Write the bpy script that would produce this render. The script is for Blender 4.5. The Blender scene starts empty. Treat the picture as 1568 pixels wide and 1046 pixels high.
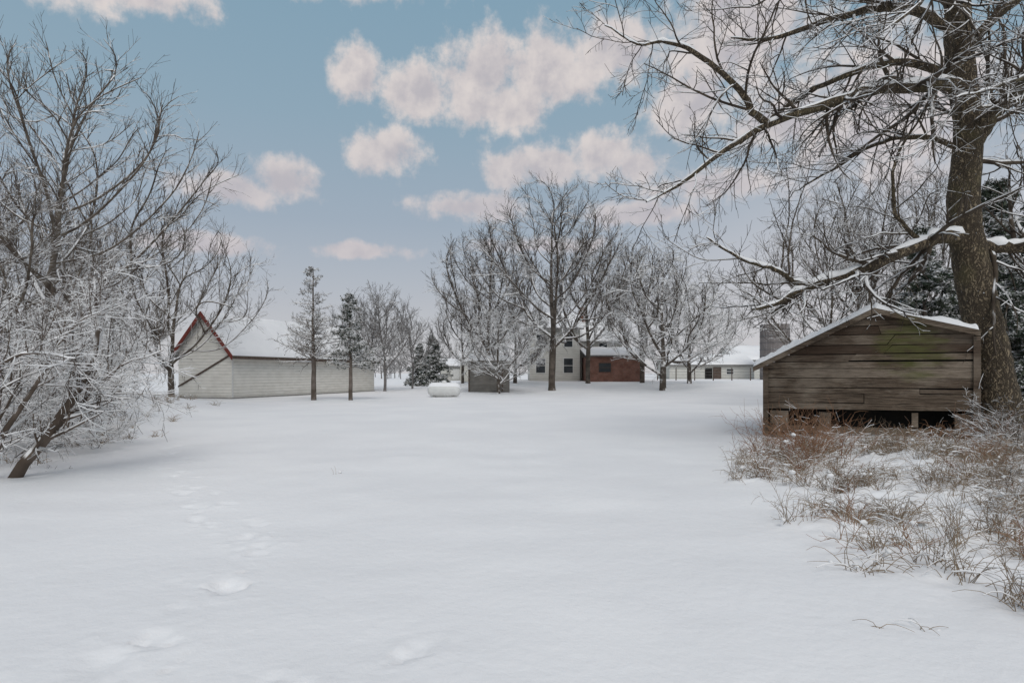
import bpy, bmesh, math, numpy as np
from mathutils import Vector, Matrix
scene = bpy.context.scene
scene.view_settings.view_transform = 'Standard'
scene.view_settings.look = 'None'
scene.view_settings.exposure = 0
RNG = np.random.default_rng(7)

# ------------------------------------------------------------------ noise / terrain
_perm = np.random.default_rng(3).random((256, 256))
def vnoise(x, y):
    x = np.asarray(x, float); y = np.asarray(y, float)
    xi = np.floor(x).astype(int); yi = np.floor(y).astype(int)
    fx = x - xi; fy = y - yi
    fx = fx*fx*(3-2*fx); fy = fy*fy*(3-2*fy)
    a = _perm[xi & 255, yi & 255]; b = _perm[(xi+1) & 255, yi & 255]
    c = _perm[xi & 255, (yi+1) & 255]; d = _perm[(xi+1) & 255, (yi+1) & 255]
    return (a*(1-fx)+b*fx)*(1-fy)+(c*(1-fx)+d*fx)*fy - 0.5
def S(t):
    t = np.clip(t, 0, 1); return t*t*(3-2*t)
WEEDS = [(3.9,6.8,.8,.8),(3.35,5.4,.45,.5),(5.0,10.9,1.0,1.1),(5.9,12.0,1.1,.9),(7.2,11.9,1.3,.7),(7.6,10.3,1.4,1.3),
         (5.6,6.9,.8,.9),(3.7,4.3,.3,.4),(6.2,8.6,1.2,1.0),(8.8,11.0,1.2,.9),(4.7,8.8,.7,.8),(3.9,9.6,.5,.5),(4.6,5.6,.6,.6)]
def height(x, y):
    x = np.asarray(x, float); y = np.asarray(y, float)
    h = .8*S((y-38)/32)*S((x+12)/10)
    h = h + .22*S((x-4.0)/5)*S((24-y)/8)
    h = h + .75*S((-x-8.0-0.12*y)/6)*S((36-y)/10)
    h = h + .10*vnoise(x*.13+3, y*.13) + .035*vnoise(x*.6, y*.6+9)
    m = 0
    for (wx, wy, a, b) in WEEDS:
        m = m + np.exp(-(((x-wx)/a)**2+((y-wy)/b)**2))
    h = h + np.clip(m, 0, 1)*(.10*(vnoise(x*3.1, y*3.1)+.3)+.09*vnoise(x*7, y*7)+.03*vnoise(x*15, y*15))
    return h - 0.02
def gh(x, y): return float(height(x, y))

FOOT = []
def trail(pts, n, side=.13):
    pts = np.array(pts, float)
    seg = np.linalg.norm(np.diff(pts, axis=0), axis=1); cum = np.r_[0, np.cumsum(seg)]
    r = np.random.default_rng(15)
    for i in range(n):
        s = (i+.5)/n*cum[-1] + r.normal(0, .16); s = min(max(s, .01), cum[-1]-.01)
        j = min(max(np.searchsorted(cum, s)-1, 0), len(seg)-1)
        t = (s-cum[j])/seg[j]; p = pts[j]*(1-t)+pts[j+1]*t
        d = (pts[j+1]-pts[j])/seg[j]; nrm = np.array([-d[1], d[0]])
        p = p + nrm*(side*(1 if i % 2 else -1)+r.normal(0, .07))
        FOOT.append((p[0], p[1], math.atan2(d[1], d[0])+r.normal(0, .45), r.uniform(.4, .95)))
trail([(-1.9,2.9),(-2.15,3.7),(-2.2,4.9),(-2.9,6.6),(-5.2,9.8),(-7.4,13.6),(-9.8,17.5)], 40)
FOOT += [(-.58,3.66,1.2,.8),(-.66,3.60,1.3,.5),(-.52,3.60,.3,.45),(-1.3,3.3,.8,.5),(-1.1,3.25,.6,.4),(-2.45,6.0,1.,.6),(-2.75,6.3,1.,.6)]

# ------------------------------------------------------------------ mesh helpers
def make_mesh(name, V, quads=None, tris=None, mats=(), qm=None, tm=None, smooth=True):
    V = np.asarray(V, np.float32).reshape(-1, 3)
    me = bpy.data.meshes.new(name)
    q = np.zeros((0, 4), np.int32) if quads is None else np.asarray(quads, np.int32)
    t = np.zeros((0, 3), np.int32) if tris is None else np.asarray(tris, np.int32)
    me.vertices.add(len(V)); me.vertices.foreach_set('co', V.ravel())
    loops = np.concatenate([q.ravel(), t.ravel()])
    me.loops.add(len(loops)); me.loops.foreach_set('vertex_index', loops)
    starts = np.concatenate([np.arange(len(q))*4, len(q)*4+np.arange(len(t))*3]).astype(np.int32)
    me.polygons.add(len(starts)); me.polygons.foreach_set('loop_start', starts)
    mi = np.concatenate([np.zeros(len(q), np.int32) if qm is None else qm,
                         np.zeros(len(t), np.int32) if tm is None else tm]).astype(np.int32)
    for m in mats: me.materials.append(m)
    me.polygons.foreach_set('material_index', mi)
    me.polygons.foreach_set('use_smooth', np.full(len(starts), smooth))
    me.update(calc_edges=True)
    return me
def add_obj(name, me, loc=(0, 0, 0), rot=0, parent=None):
    o = bpy.data.objects.new(name, me)
    scene.collection.objects.link(o)
    o.location = loc; o.rotation_euler = (0, 0, rot)
    if parent: o.parent = parent
    return o
def empty(name, loc, rot=0):
    o = bpy.data.objects.new(name, None); scene.collection.objects.link(o)
    o.location = loc; o.rotation_euler = (0, 0, rot); o.empty_display_size = .2
    return o
def poly(name, verts, faces, mat, parent=None, smooth=False, bevel=0):
    me = bpy.data.meshes.new(name); me.from_pydata([tuple(v) for v in verts], [], faces)
    me.materials.append(mat)
    bm = bmesh.new(); bm.from_mesh(me); bmesh.ops.recalc_face_normals(bm, faces=bm.faces)
    if bevel: bmesh.ops.bevel(bm, geom=bm.edges[:], offset=bevel, segments=1, affect='EDGES')
    bm.to_mesh(me); bm.free()
    for p in me.polygons: p.use_smooth = smooth
    return add_obj(name, me, parent=parent)
BF = [(0,3,2,1),(4,5,6,7),(0,1,5,4),(1,2,6,5),(2,3,7,6),(3,0,4,7)]
def box(name, x0, x1, y0, y1, z0, z1, mat, parent=None, bevel=0):
    v = [(x0,y0,z0),(x1,y0,z0),(x1,y1,z0),(x0,y1,z0),(x0,y0,z1),(x1,y0,z1),(x1,y1,z1),(x0,y1,z1)]
    return poly(name, v, BF, mat, parent, bevel=bevel)
def slab(name, c, th, mat, parent=None):
    c = [Vector(p) for p in c]
    v = [p-Vector((0, 0, th)) for p in c]+c
    return poly(name, v, BF, mat, parent)
def snow_slab(name, c, th, mat, parent=None, n=40, m=24, seed=0, edge=.12, rough=1.):
    c = np.array(c, float)
    u, v = np.meshgrid(np.linspace(0, 1, n), np.linspace(0, 1, m), indexing='ij')
    L1 = np.linalg.norm(c[1]-c[0]); L2 = np.linalg.norm(c[3]-c[0])
    P = (c[0]*((1-u)*(1-v))[..., None]+c[1]*(u*(1-v))[..., None]+c[2]*(u*v)[..., None]+c[3]*((1-u)*v)[..., None])
    e = np.minimum(np.minimum(u, 1-u)*L1, np.minimum(v, 1-v)*L2)/edge
    e = np.sqrt(np.clip(e, 0, 1))
    nz = 1+rough*(.5*vnoise(u*L1*1.3+seed, v*L2*1.3)+.45*vnoise(u*L1*4+seed, v*L2*4)+.35*vnoise(u*L1*9+seed, v*L2*9))
    P[..., 2] += th*e*nz
    idx = np.arange(n*m).reshape(n, m)
    q = np.stack([idx[:-1, :-1], idx[1:, :-1], idx[1:, 1:], idx[:-1, 1:]], -1).reshape(-1, 4)
    return add_obj(name, make_mesh(name, P, q, mats=[mat]), parent=parent)

# ------------------------------------------------------------------ materials
def newmat(name, rough=.85):
    m = bpy.data.materials.new(name); m.use_nodes = True
    nt = m.node_tree; b = nt.nodes['Principled BSDF']; b.inputs['Roughness'].default_value = rough
    b.inputs['Specular IOR Level'].default_value = .25
    return m, nt, b
def N(nt, t, **kw):
    n = nt.nodes.new(t)
    for k, v in kw.items(): setattr(n, k, v)
    return n
def mixc(nt, f, a, b, blend='MIX'):
    n = N(nt, 'ShaderNodeMix', data_type='RGBA', blend_type=blend)
    for s, v in ((n.inputs[0], f), (n.inputs[6], a), (n.inputs[7], b)):
        if hasattr(v, 'is_linked'): nt.links.new(v, s)
        elif isinstance(v, (int, float)): s.default_value = v
        else: s.default_value = (*v, 1)
    return n.outputs[2]
def math_(nt, op, a, b=0.0, c=0.0):
    n = N(nt, 'ShaderNodeMath', operation=op)
    for s, v in zip(n.inputs, (a, b, c)):
        if hasattr(v, 'is_linked'): nt.links.new(v, s)
        else: s.default_value = v
    return n.outputs[0]
def sstep(nt, v, a, b, o0=0., o1=1.):
    n = N(nt, 'ShaderNodeMapRange', interpolation_type='SMOOTHSTEP')
    nt.links.new(v, n.inputs[0]); n.inputs[1].default_value = a; n.inputs[2].default_value = b
    n.inputs[3].default_value = o0; n.inputs[4].default_value = o1
    return n.outputs[0]
def noise(nt, vec, scale, detail=4, rough=.55, sc=None):
    if sc is not None:
        mp = N(nt, 'ShaderNodeMapping'); nt.links.new(vec, mp.inputs[0]); mp.inputs['Scale'].default_value = sc; vec = mp.outputs[0]
    n = N(nt, 'ShaderNodeTexNoise'); nt.links.new(vec, n.inputs['Vector'])
    n.inputs['Scale'].default_value = scale; n.inputs['Detail'].default_value = detail; n.inputs['Roughness'].default_value = rough
    return n.outputs['Fac']
def objc(nt): return N(nt, 'ShaderNodeTexCoord').outputs['Object']
def bump(nt, b, hgt, strength=.5, dist=.02):
    n = N(nt, 'ShaderNodeBump'); n.inputs['Strength'].default_value = strength; n.inputs['Distance'].default_value = dist
    nt.links.new(hgt, n.inputs['Height']); nt.links.new(n.outputs[0], b.inputs['Normal']); return n
SNOW = (.85, .845, .84)

def mat_snow():
    m, nt, b = newmat('snow', .7); c = objc(nt)
    n1 = noise(nt, c, .35, 3); n2 = noise(nt, c, 9, 4, .6)
    col = mixc(nt, sstep(nt, n1, .3, .7), (.82, .822, .828), (.88, .88, .88))
    nt.links.new(col, b.inputs['Base Color'])
    bump(nt, b, n2, .4, .03)
    return m
M_SNOW = mat_snow()
def mat_tsnow():
    m, nt, b = newmat('branch_snow', .8); b.inputs['Base Color'].default_value = (*SNOW, 1); return m
M_TSNOW = mat_tsnow()

def mat_bark(name, c1, c2, thr=.55, big=False, snow=1.0, fleck=0.0):
    m, nt, b = newmat(name, .9); c = objc(nt)
    if big:
        n1 = noise(nt, c, 11, 6, .7, (1, 1, .25))
        v = N(nt, 'ShaderNodeTexVoronoi', feature='DISTANCE_TO_EDGE'); mp = N(nt, 'ShaderNodeMapping')
        wv = N(nt, 'ShaderNodeVectorMath', operation='ADD')
        nn = N(nt, 'ShaderNodeTexNoise'); nn.inputs['Scale'].default_value = 6; nn.inputs['Detail'].default_value = 4; nt.links.new(c, nn.inputs['Vector'])
        sc_ = N(nt, 'ShaderNodeVectorMath', operation='SCALE'); nt.links.new(nn.outputs['Color'], sc_.inputs[0]); sc_.inputs['Scale'].default_value = .30
        nt.links.new(c, wv.inputs[0]); nt.links.new(sc_.outputs[0], wv.inputs[1]); nt.links.new(wv.outputs[0], mp.inputs[0])
        mp.inputs['Scale'].default_value = (1, 1, .16); nt.links.new(mp.outputs[0], v.inputs['Vector']); v.inputs['Scale'].default_value = 19
        ridge = sstep(nt, v.outputs['Distance'], 0, .3)
        f = math_(nt, 'MULTIPLY', ridge, sstep(nt, n1, .3, .7, .2, 1))
        col = mixc(nt, f, c1, c2)
        moss = noise(nt, c, 1.5, 3)
        col = mixc(nt, sstep(nt, moss, .5, .72, 0, .4), col, (.15, .13, .06))
        hh = math_(nt, 'ADD', ridge, n1); bump(nt, b, hh, 1., .03)
        nz = noise(nt, c, 3.0, 3)
        fk = noise(nt, c, 16, 3, .7)
    else:
        nz = noise(nt, c, 2.5, 1); col = mixc(nt, sstep(nt, nz, .3, .7), c1, c2)
    g = N(nt, 'ShaderNodeNewGeometry'); sx = N(nt, 'ShaderNodeSeparateXYZ'); nt.links.new(g.outputs['True Normal'], sx.inputs[0])
    s = math_(nt, 'ADD', sx.outputs['Z'], math_(nt, 'MULTIPLY', math_(nt, 'SUBTRACT', nz, .5), 1.2))
    sf = sstep(nt, s, thr-.12, thr+.12, 0, snow)
    if big: sf = math_(nt, 'MAXIMUM', sf, sstep(nt, fk, 1-fleck, 1-fleck+.03))
    nt.links.new(mixc(nt, sf, col, SNOW), b.inputs['Base Color'])
    return m
M_BARKBIG = mat_bark('bark_furrowed', (.05,.038,.026), (.30,.235,.155), .75, True, 1., .31)
M_BARK = mat_bark('bark_hero_twig', (.04,.03,.022), (.10,.078,.058), .45)
M_BARKL = mat_bark('bark_left', (.075,.058,.046), (.15,.125,.10), .42)
M_BARKS = mat_bark('bark_shrub', (.08,.06,.046), (.16,.125,.10), .28)
M_BARKC = mat_bark('bark_center', (.06,.048,.039), (.135,.112,.092), .42)
M_BARKW = mat_bark('bark_center_snowy', (.065,.052,.042), (.14,.115,.095), .2)
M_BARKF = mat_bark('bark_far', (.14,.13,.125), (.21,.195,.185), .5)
M_LARCH = mat_bark('bark_larch', (.09,.07,.055), (.18,.15,.13), .45)

def simple(name, c1, c2, scale=4, rough=.85, sc=None, detail=4):
    m, nt, b = newmat(name, rough); c = objc(nt)
    n1 = noise(nt, c, scale, detail, .6, sc)
    nt.links.new(mixc(nt, sstep(nt, n1, .3, .7), c1, c2), b.inputs['Base Color'])
    return m
def mat_siding(name, c1, c2, pitch=.2, dark=.55):
    m, nt, b = newmat(name, .6); c = objc(nt)
    sx = N(nt, 'ShaderNodeSeparateXYZ'); nt.links.new(c, sx.inputs[0])
    fr = math_(nt, 'FRACT', math_(nt, 'DIVIDE', sx.outputs['Z'], pitch))
    n1 = noise(nt, c, 1.2, 5, .6, (1, 1, 3)); n2 = noise(nt, c, 6, 5, .7, (1, 1, 4))
    col = mixc(nt, sstep(nt, n1, .35, .7), c1, c2)
    col = mixc(nt, sstep(nt, n2, .60, .75, 0, .5), col, tuple(x*.55 for x in c2))
    low = sstep(nt, math_(nt, 'ADD', sx.outputs['Z'], math_(nt, 'MULTIPLY', n2, .8)), .35, 1.1, .35, 0)
    col = mixc(nt, low, col, tuple(x*.5 for x in c2))
    col = mixc(nt, sstep(nt, fr, .0, .16, dark, 0), col, (.12, .11, .1))
    nt.links.new(col, b.inputs['Base Color']); bump(nt, b, fr, .6, -.03)
    return m
def mat_brick(name, c1, c2, mortar, scale=4.0):
    m, nt, b = newmat(name, .9); c = objc(nt)
    sx = N(nt, 'ShaderNodeSeparateXYZ'); nt.links.new(c, sx.inputs[0])
    cb = N(nt, 'ShaderNodeCombineXYZ'); nt.links.new(math_(nt, 'ADD', sx.outputs[0], sx.outputs[1]), cb.inputs[0]); nt.links.new(sx.outputs[2], cb.inputs[1])
    t = N(nt, 'ShaderNodeTexBrick'); nt.links.new(cb.outputs[0], t.inputs['Vector'])
    t.inputs['Color1'].default_value = (*c1, 1); t.inputs['Color2'].default_value = (*c2, 1); t.inputs['Mortar'].default_value = (*mortar, 1)
    t.inputs['Scale'].default_value = scale; t.inputs['Mortar Size'].default_value = .03
    n1 = noise(nt, c, 1.5, 4)
    col = mixc(nt, sstep(nt, n1, .4, .7, 0, .6), t.outputs[0], tuple(v*.6 for v in c2))
    nt.links.new(col, b.inputs['Base Color']); bump(nt, b, t.outputs['Fac'], .4, -.01)
    return m
M_SIDING = mat_siding('cream_siding', (.76,.73,.67), (.66,.63,.57))
M_SIDW = mat_siding('white_siding', (.64,.625,.575), (.55,.535,.49), .25)
M_RED = simple('red_trim', (.15,.035,.027), (.22,.055,.042), 3)
M_GREYWOOD = mat_siding('grey_wood', (.15,.138,.122), (.22,.205,.185), .25, .5)
M_ROOFG = simple('grey_shingle', (.14,.135,.13), (.24,.23,.22), 6)
M_DARK = simple('interior_shade', (.008,.007,.006), (.02,.017,.014), 3)  # near-black colour standing in for the shade inside buildings
M_GLASS = simple('window_glass', (.03,.035,.04), (.06,.065,.07), 1, .15)
M_TRIM = simple('white_trim', (.6,.59,.56), (.68,.67,.64), 5, .5)
M_BRICK = mat_brick('brick', (.26,.10,.065), (.17,.07,.05), (.24,.20,.17), 2.6)
M_SILO = mat_brick('silo_tile', (.15,.13,.125), (.20,.17,.16), (.32,.30,.29), 2.2)
M_CONC = simple('concrete', (.22,.21,.2), (.3,.29,.27), 5)
M_TANK = simple('tank_paint', (.60,.60,.58), (.68,.68,.66), 2, .4)
M_RUST = simple('rust_metal', (.07,.05,.04), (.13,.095,.075), 8)
M_RUSTY = simple('rusty_weed', (.24,.115,.065), (.32,.185,.105), 2)
M_TAN = simple('dry_grass', (.38,.29,.20), (.20,.15,.105), 1.5)
M_WIRE = simple('wire', (.12,.12,.12), (.2,.2,.2), 3)
M_NEEDLE = simple('needles', (.022,.034,.022), (.07,.08,.055), 1.6, .8)
def mat_oldboard():
    m, nt, b = newmat('weathered_boards', .92); c = objc(nt)
    oi = N(nt, 'ShaderNodeAttribute', attribute_name='btone')
    gr = noise(nt, c, 6, 7, .75, (.3, 1, 9)); gr2 = noise(nt, c, 22, 6, .7, (.10, 1, 6)); pt = noise(nt, c, 1.1, 5, .65, (.6, 1, 1.6))
    col = mixc(nt, sstep(nt, gr, .35, .65), (.052,.037,.026), (.19,.142,.103))
    col = mixc(nt, sstep(nt, pt, .45, .6, 0, .65), col, (.30,.245,.19))
    col = mixc(nt, oi.outputs['Fac'], col, (.052,.031,.020))
    col = mixc(nt, sstep(nt, gr2, .5, .62, 0, .75), col, (.026,.018,.012))
    d = N(nt, 'ShaderNodeVectorMath', operation='DISTANCE'); nt.links.new(c, d.inputs[0]); d.inputs[1].default_value = (3.0, 0, 2.05)
    ms = math_(nt, 'ADD', sstep(nt, d.outputs['Value'], .2, 1.5, .75, 0), math_(nt, 'MULTIPLY', math_(nt, 'SUBTRACT', noise(nt, c, 3, 5, .6, (.6,1,2)), .5), 1.6))
    col = mixc(nt, sstep(nt, ms, .38, .95, 0, .65), col, (.10,.11,.03))
    nt.links.new(col, b.inputs['Base Color'])
    bump(nt, b, math_(nt, 'ADD', gr, gr2), .8, .012)
    return m
M_BOARD = mat_oldboard()

# ------------------------------------------------------------------ ground
def axis(a0, a1, step, lo, hi, g=1.09):
    mid = list(np.arange(a0, a1, step))
    up = []; s = step; v = mid[-1]
    while v < hi: s *= g; v += s; up.append(v)
    dn = []; s = step; v = mid[0]
    while v > lo: s *= g; v -= s; dn.append(v)
    return np.array(dn[::-1]+mid+up)
gx = axis(-7, 9, .04, -2500, 2500); gy = axis(2.0, 14, .04, -400, 3500)
X, Y = np.meshgrid(gx, gy, indexing='ij')
Z = height(X, Y)
near = np.exp(-((Y-6)/14)**2)
Z += near*(.034*vnoise(X*.9+7, Y*1.6)+.014*vnoise(X*2.3+7, Y*2.3)+.004*vnoise(X*9, Y*9))
for (fx, fy, a, s) in FOOT:
    sel = (np.abs(X-fx) < .7) & (np.abs(Y-fy) < .7)
    dx = X[sel]-fx; dy = Y[sel]-fy
    u = dx*math.cos(a)+dy*math.sin(a); v = -dx*math.sin(a)+dy*math.cos(a)
    wob = 1+1.1*vnoise(X[sel]*10+fx, Y[sel]*10)+.6*vnoise(X[sel]*22, Y[sel]*22)
    r = np.sqrt((u/(.19*s))**2+(v/(.11*s))**2)*wob
    Z[sel] += -.034*s*S((1.5-r)/1.3) + .007*np.exp(-((r-1.7)/.4)**2)
n, m_ = X.shape
idx = np.arange(n*m_).reshape(n, m_)
q = np.stack([idx[:-1, :-1], idx[1:, :-1], idx[1:, 1:], idx[:-1, 1:]], -1).reshape(-1, 4)
add_obj('snow_ground', make_mesh('snow_ground', np.stack([X, Y, Z], -1), q, mats=[M_SNOW]))

# ------------------------------------------------------------------ tree toolkit
def nrm(v): return v/np.maximum(np.linalg.norm(v, axis=-1, keepdims=True), 1e-9)
class Col:
    def __init__(s): s.V = []; s.Q = []; s.M = []; s.T = []; s.TM = []; s.n = 0
    def tube(s, P, R, sides, mi=0):
        Nn, K, _ = P.shape
        if Nn == 0: return
        T = nrm(np.gradient(P, axis=1))
        mean = nrm(P[:, -1]-P[:, 0])
        ref = np.where(np.abs(mean[:, 2:3]) > .8, np.array([[1., .13, 0]]), np.array([[0, 0, 1.]]))[:, None, :]
        A = nrm(np.cross(T, np.broadcast_to(ref, T.shape))); B = np.cross(A, T)
        an = np.arange(sides)/sides*2*np.pi+np.pi/2
        V = P[:, :, None, :]+R[:, :, None, None]*(np.cos(an)[None, None, :, None]*A[:, :, None, :]+np.sin(an)[None, None, :, None]*B[:, :, None, :])
        idx = s.n+np.arange(Nn*K*sides).reshape(Nn, K, sides)
        a = idx[:, :-1, :]; b = idx[:, 1:, :]
        q = np.stack([a, np.roll(a, -1, 2), np.roll(b, -1, 2), b], -1).reshape(-1, 4)
        s.V.append(V.reshape(-1, 3)); s.Q.append(q); s.M.append(np.full(len(q), mi)); s.n += Nn*K*sides
    def snow(s, P, R, mi, sides=4, add=.006, mul=.75, off=.65):
        if len(P) == 0: return
        T = nrm(np.gradient(P, axis=1)); h = np.clip(1-np.abs(T[..., 2])**1.6*1.25, 0, 1)
        nz = RNG.uniform(.5, 1.25, R.shape)
        r = (R*mul+add)*h*nz; P2 = P.copy(); P2[..., 2] += R*off+add*.4
        r = np.where(h < .12, 1e-4, r)
        s.tube(P2, r, sides, mi)
    def tris(s, C, size, rng, mi, flat=0.0):
        n = len(C)
        d = rng.normal(size=(n, 3, 3)); d[..., 2] *= (1-flat)
        V = C[:, None, :]+nrm(d)*np.reshape(size, (-1, 1, 1))*rng.uniform(.5, 1.1, (n, 3, 1))
        idx = s.n+np.arange(n*3).reshape(n, 3)
        s.V.append(V.reshape(-1, 3)); s.T.append(idx); s.TM.append(np.full(n, mi)); s.n += n*3
    def mesh(s, name, mats, smooth=True):
        return make_mesh(name, np.concatenate(s.V), np.concatenate(s.Q) if s.Q else None, np.concatenate(s.T) if s.T else None,
                         mats, np.concatenate(s.M) if s.M else None, np.concatenate(s.TM) if s.TM else None, smooth)
def resample(pts, rad, K, wig=0, rng=None):
    pts = np.array(pts, float); rad = np.array(rad, float); n = len(pts)
    t = np.linspace(0, n-1-1e-6, K); i = t.astype(int); f = (t-i)[:, None]
    g = lambda j: pts[np.clip(j, 0, n-1)]
    p0, p1, p2, p3 = g(i-1), g(i), g(i+1), g(i+2)
    P = .5*((2*p1)+(-p0+p2)*f+(2*p0-5*p1+4*p2-p3)*f**2+(-p0+3*p1-3*p2+p3)*f**3)
    R = np.interp(t, np.arange(n), rad)
    if wig:
        w = rng.normal(0, wig, P.shape); w[0] = 0; P = P+w
    return P, R
def plen(P): return np.linalg.norm(np.diff(P, axis=1), axis=2).sum(1)
def kids(P, R, n, rng, t0=.15, t1=1., ang=(30, 55), ratio=.45, K=6, wig=.12, trop=.05, rr=.6, rend=.3, rmin=.004, fall=.5, Lmin=.05, Labs=None, flat=0.):
    Nn, K0, _ = P.shape
    L = plen(P)
    cnt = np.full(Nn, n) if np.isscalar(n) else n
    pi = np.repeat(np.arange(Nn), cnt); M = len(pi)
    if M == 0: return np.zeros((0, K, 3)), np.zeros((0, K))
    order = np.concatenate([np.arange(c) for c in cnt])
    t = t0+(t1-t0)*(order+rng.uniform(0, 1, M))/cnt[pi]
    t = np.clip(t, 0, .999); f = t*(K0-1); i = f.astype(int); f = (f-i)[:, None]
    p = P[pi, i]*(1-f)+P[pi, i+1]*f; r = R[pi, i]*(1-f[:, 0])+R[pi, i+1]*f[:, 0]
    T = nrm(P[pi, i+1]-P[pi, i])
    v = rng.normal(size=(M, 3)); v[:, 2] *= (1-flat); v = nrm(v-(v*T).sum(1, keepdims=True)*T)
    a = np.radians(rng.uniform(ang[0], ang[1], M))[:, None]
    d = np.cos(a)*T+np.sin(a)*v
    Lc = (L[pi] if Labs is None else Labs)*ratio*(1-fall*t)*rng.uniform(.6, 1.25, M); Lc = np.maximum(Lc, Lmin)
    out = np.zeros((M, K, 3)); out[:, 0] = p
    drift = rng.normal(size=(M, 3))*wig*.5
    for k in range(1, K):
        d = nrm(d+rng.normal(size=(M, 3))*wig+drift+np.array([0, 0, trop]))
        p = p+d*(Lc/(K-1))[:, None]; out[:, k] = p
    r0 = np.maximum(r*rr, rmin*1.2)
    RR = r0[:, None]*np.linspace(1, rend, K)[None, :]; RR = np.maximum(RR, rmin*.8)
    return out, RR

def crown(seed, H, W, z0=.18, peak=.5, natt=900, D=.35, fork=.12, twig=.008, tl=.95, dens=5., trunk=.25, mats=None, inertia=.9, up=.12, snow_lv=1, sadd=.004, n2=4, lean=0., tang=(22, 48)):
    """space-colonised bare crown: attraction points fill the envelope, branches grow to them, pipe-model radii, straight twigs"""
    rng = np.random.default_rng(seed); A = []
    while len(A) < natt:
        u = rng.random(natt*4); th = rng.uniform(0, 2*np.pi, natt*4); rr = rng.random(natt*4)**.42
        x = np.where(u < peak, .5*u/peak, .5+.5*(u-peak)/(1-peak))
        prof = np.sin(np.pi*np.clip(x, .001, .999))**.75
        lump = 1+.18*np.sin(th*2+seed)+.12*np.sin(th*3+seed*2+u*5)
        keep = rng.random(natt*4) < prof**2
        z = H*(z0+(1-z0)*u)
        q_ = np.stack([np.cos(th)*rr*W*prof*lump+lean*z/H, np.sin(th)*rr*W*prof*lump, z], -1)[keep]
        A = q_ if len(A) == 0 else np.concatenate([A, q_])
    A = A[:natt]
    nodes = [np.array([0, 0, -.3])]; par = [-1]; z = 0.; p = np.array([0, 0, 0.])
    while p[2] < H*fork:
        nodes.append(p.copy()); par.append(len(nodes)-2); p = p+np.array([rng.normal(0, .03)+lean/H*D, rng.normal(0, .03), D])
    Nd = np.array(nodes); par = list(par); dirs = np.tile([0, 0, 1.], (len(Nd), 1))
    alive = np.ones(len(A), bool)
    dm = np.linalg.norm(A[:, None]-Nd[None], axis=2); near_ = dm.argmin(1); dist = dm.min(1)
    dk = D*1.9
    for it in range(int(H/D*1.9)):
        al = np.where(alive)[0]
        if len(al) == 0: break
        v = nrm(A[al]-Nd[near_[al]])
        w_ = 1/(1+dist[al])
        acc = np.zeros_like(Nd); np.add.at(acc, near_[al], v*w_[:, None])
        act = np.unique(near_[al]); nd_dir = nrm(acc[act])
        nd_dir = nrm(nd_dir+inertia*dirs[act]+np.array([0, 0, up])+rng.normal(0, .09, (len(act), 3)))
        new = Nd[act]+nd_dir*D
        base = len(Nd); Nd = np.concatenate([Nd, new]); dirs = np.concatenate([dirs, nd_dir]); par += list(act)
        dm = np.linalg.norm(A[al][:, None]-new[None], axis=2); k = dm.argmin(1); dd = dm[np.arange(len(al)), k]
        b_ = dd < dist[al]; dist[al[b_]] = dd[b_]; near_[al[b_]] = base+k[b_]
        alive[al[dist[al] < dk]] = False
        if len(Nd) > 9000: break
    par = np.array(par); n = len(Nd)
    ex = 2.35; pw = np.zeros(n)
    for i in range(n-1, 0, -1):
        if pw[i] == 0: pw[i] = 1.
        pw[par[i]] += pw[i]
    rad = pw**(1/ex); rad = rad/rad[1]*trunk; rad = np.maximum(rad, twig*1.15); rad[0] = trunk*1.35; rad[1] = trunk*1.18
    main = np.full(n, -1); best = np.zeros(n)
    for i in range(1, n):
        if pw[i] > best[par[i]]: best[par[i]] = pw[i]; main[par[i]] = i
    for _ in range(3):
        m = main.copy(); ok = (m >= 0) & (par >= 0); i = np.where(ok)[0]; Q = Nd.copy()
        Q[i] = .5*Nd[i]+.25*(Nd[par[i]]+Nd[m[i]]); Nd = Q
    c = Col(); groups = {}
    starts = [0]+[i for i in range(1, n) if main[par[i]] != i]
    for s0 in starts:
        pts = []; rs = []
        if s0: pts.append(Nd[par[s0]]); rs.append(rad[s0])
        i = s0
        while i >= 0: pts.append(Nd[i]); rs.append(rad[i]); i = main[i]
        if len(pts) < 2: continue
        rs = np.array(rs); rs[-1] *= .6
        K = 3 if len(pts) <= 3 else 5 if len(pts) <= 6 else 9 if len(pts) <= 12 else 20 if len(pts) < 28 else 44
        P, R = resample(pts, rs, K); groups.setdefault(K, []).append((P, R))
    tw = []
    for K, L in groups.items():
        P = np.array([a for a, b in L]); R = np.array([b for a, b in L])
        c.tube(P, R, 8 if K == 44 else 6 if K == 20 else 4 if K > 4 else 3)
        if snow_lv >= 1 and K >= 5: c.snow(P, R, 1, 4, sadd, .7)
        ln = plen(P); t0 = .35 if K == 44 else .25 if K == 20 else .05
        cnt = np.maximum((ln*(1-t0)*dens+rng.random(len(ln))).astype(int), 2)
        tw.append(kids(P, R, cnt, rng, t0, 1.0, tang, tl, 5, .06, up*.4, .6, .5, twig, .1, Labs=1.))
    P1 = np.concatenate([a for a, b in tw]); R1 = np.minimum(np.concatenate([b for a, b in tw]), twig*2.2); c.tube(P1, R1, 3)
    P2, R2 = kids(P1, R1, n2, rng, .12, .95, tang, .5, 4, .07, up*.3, .75, .6, twig*.9, .4, .15); c.tube(P2, R2, 3)
    if snow_lv >= 2: c.snow(P1, R1, 1, 3, sadd*.8)
    return c.mesh('tree_mesh', mats)
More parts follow.
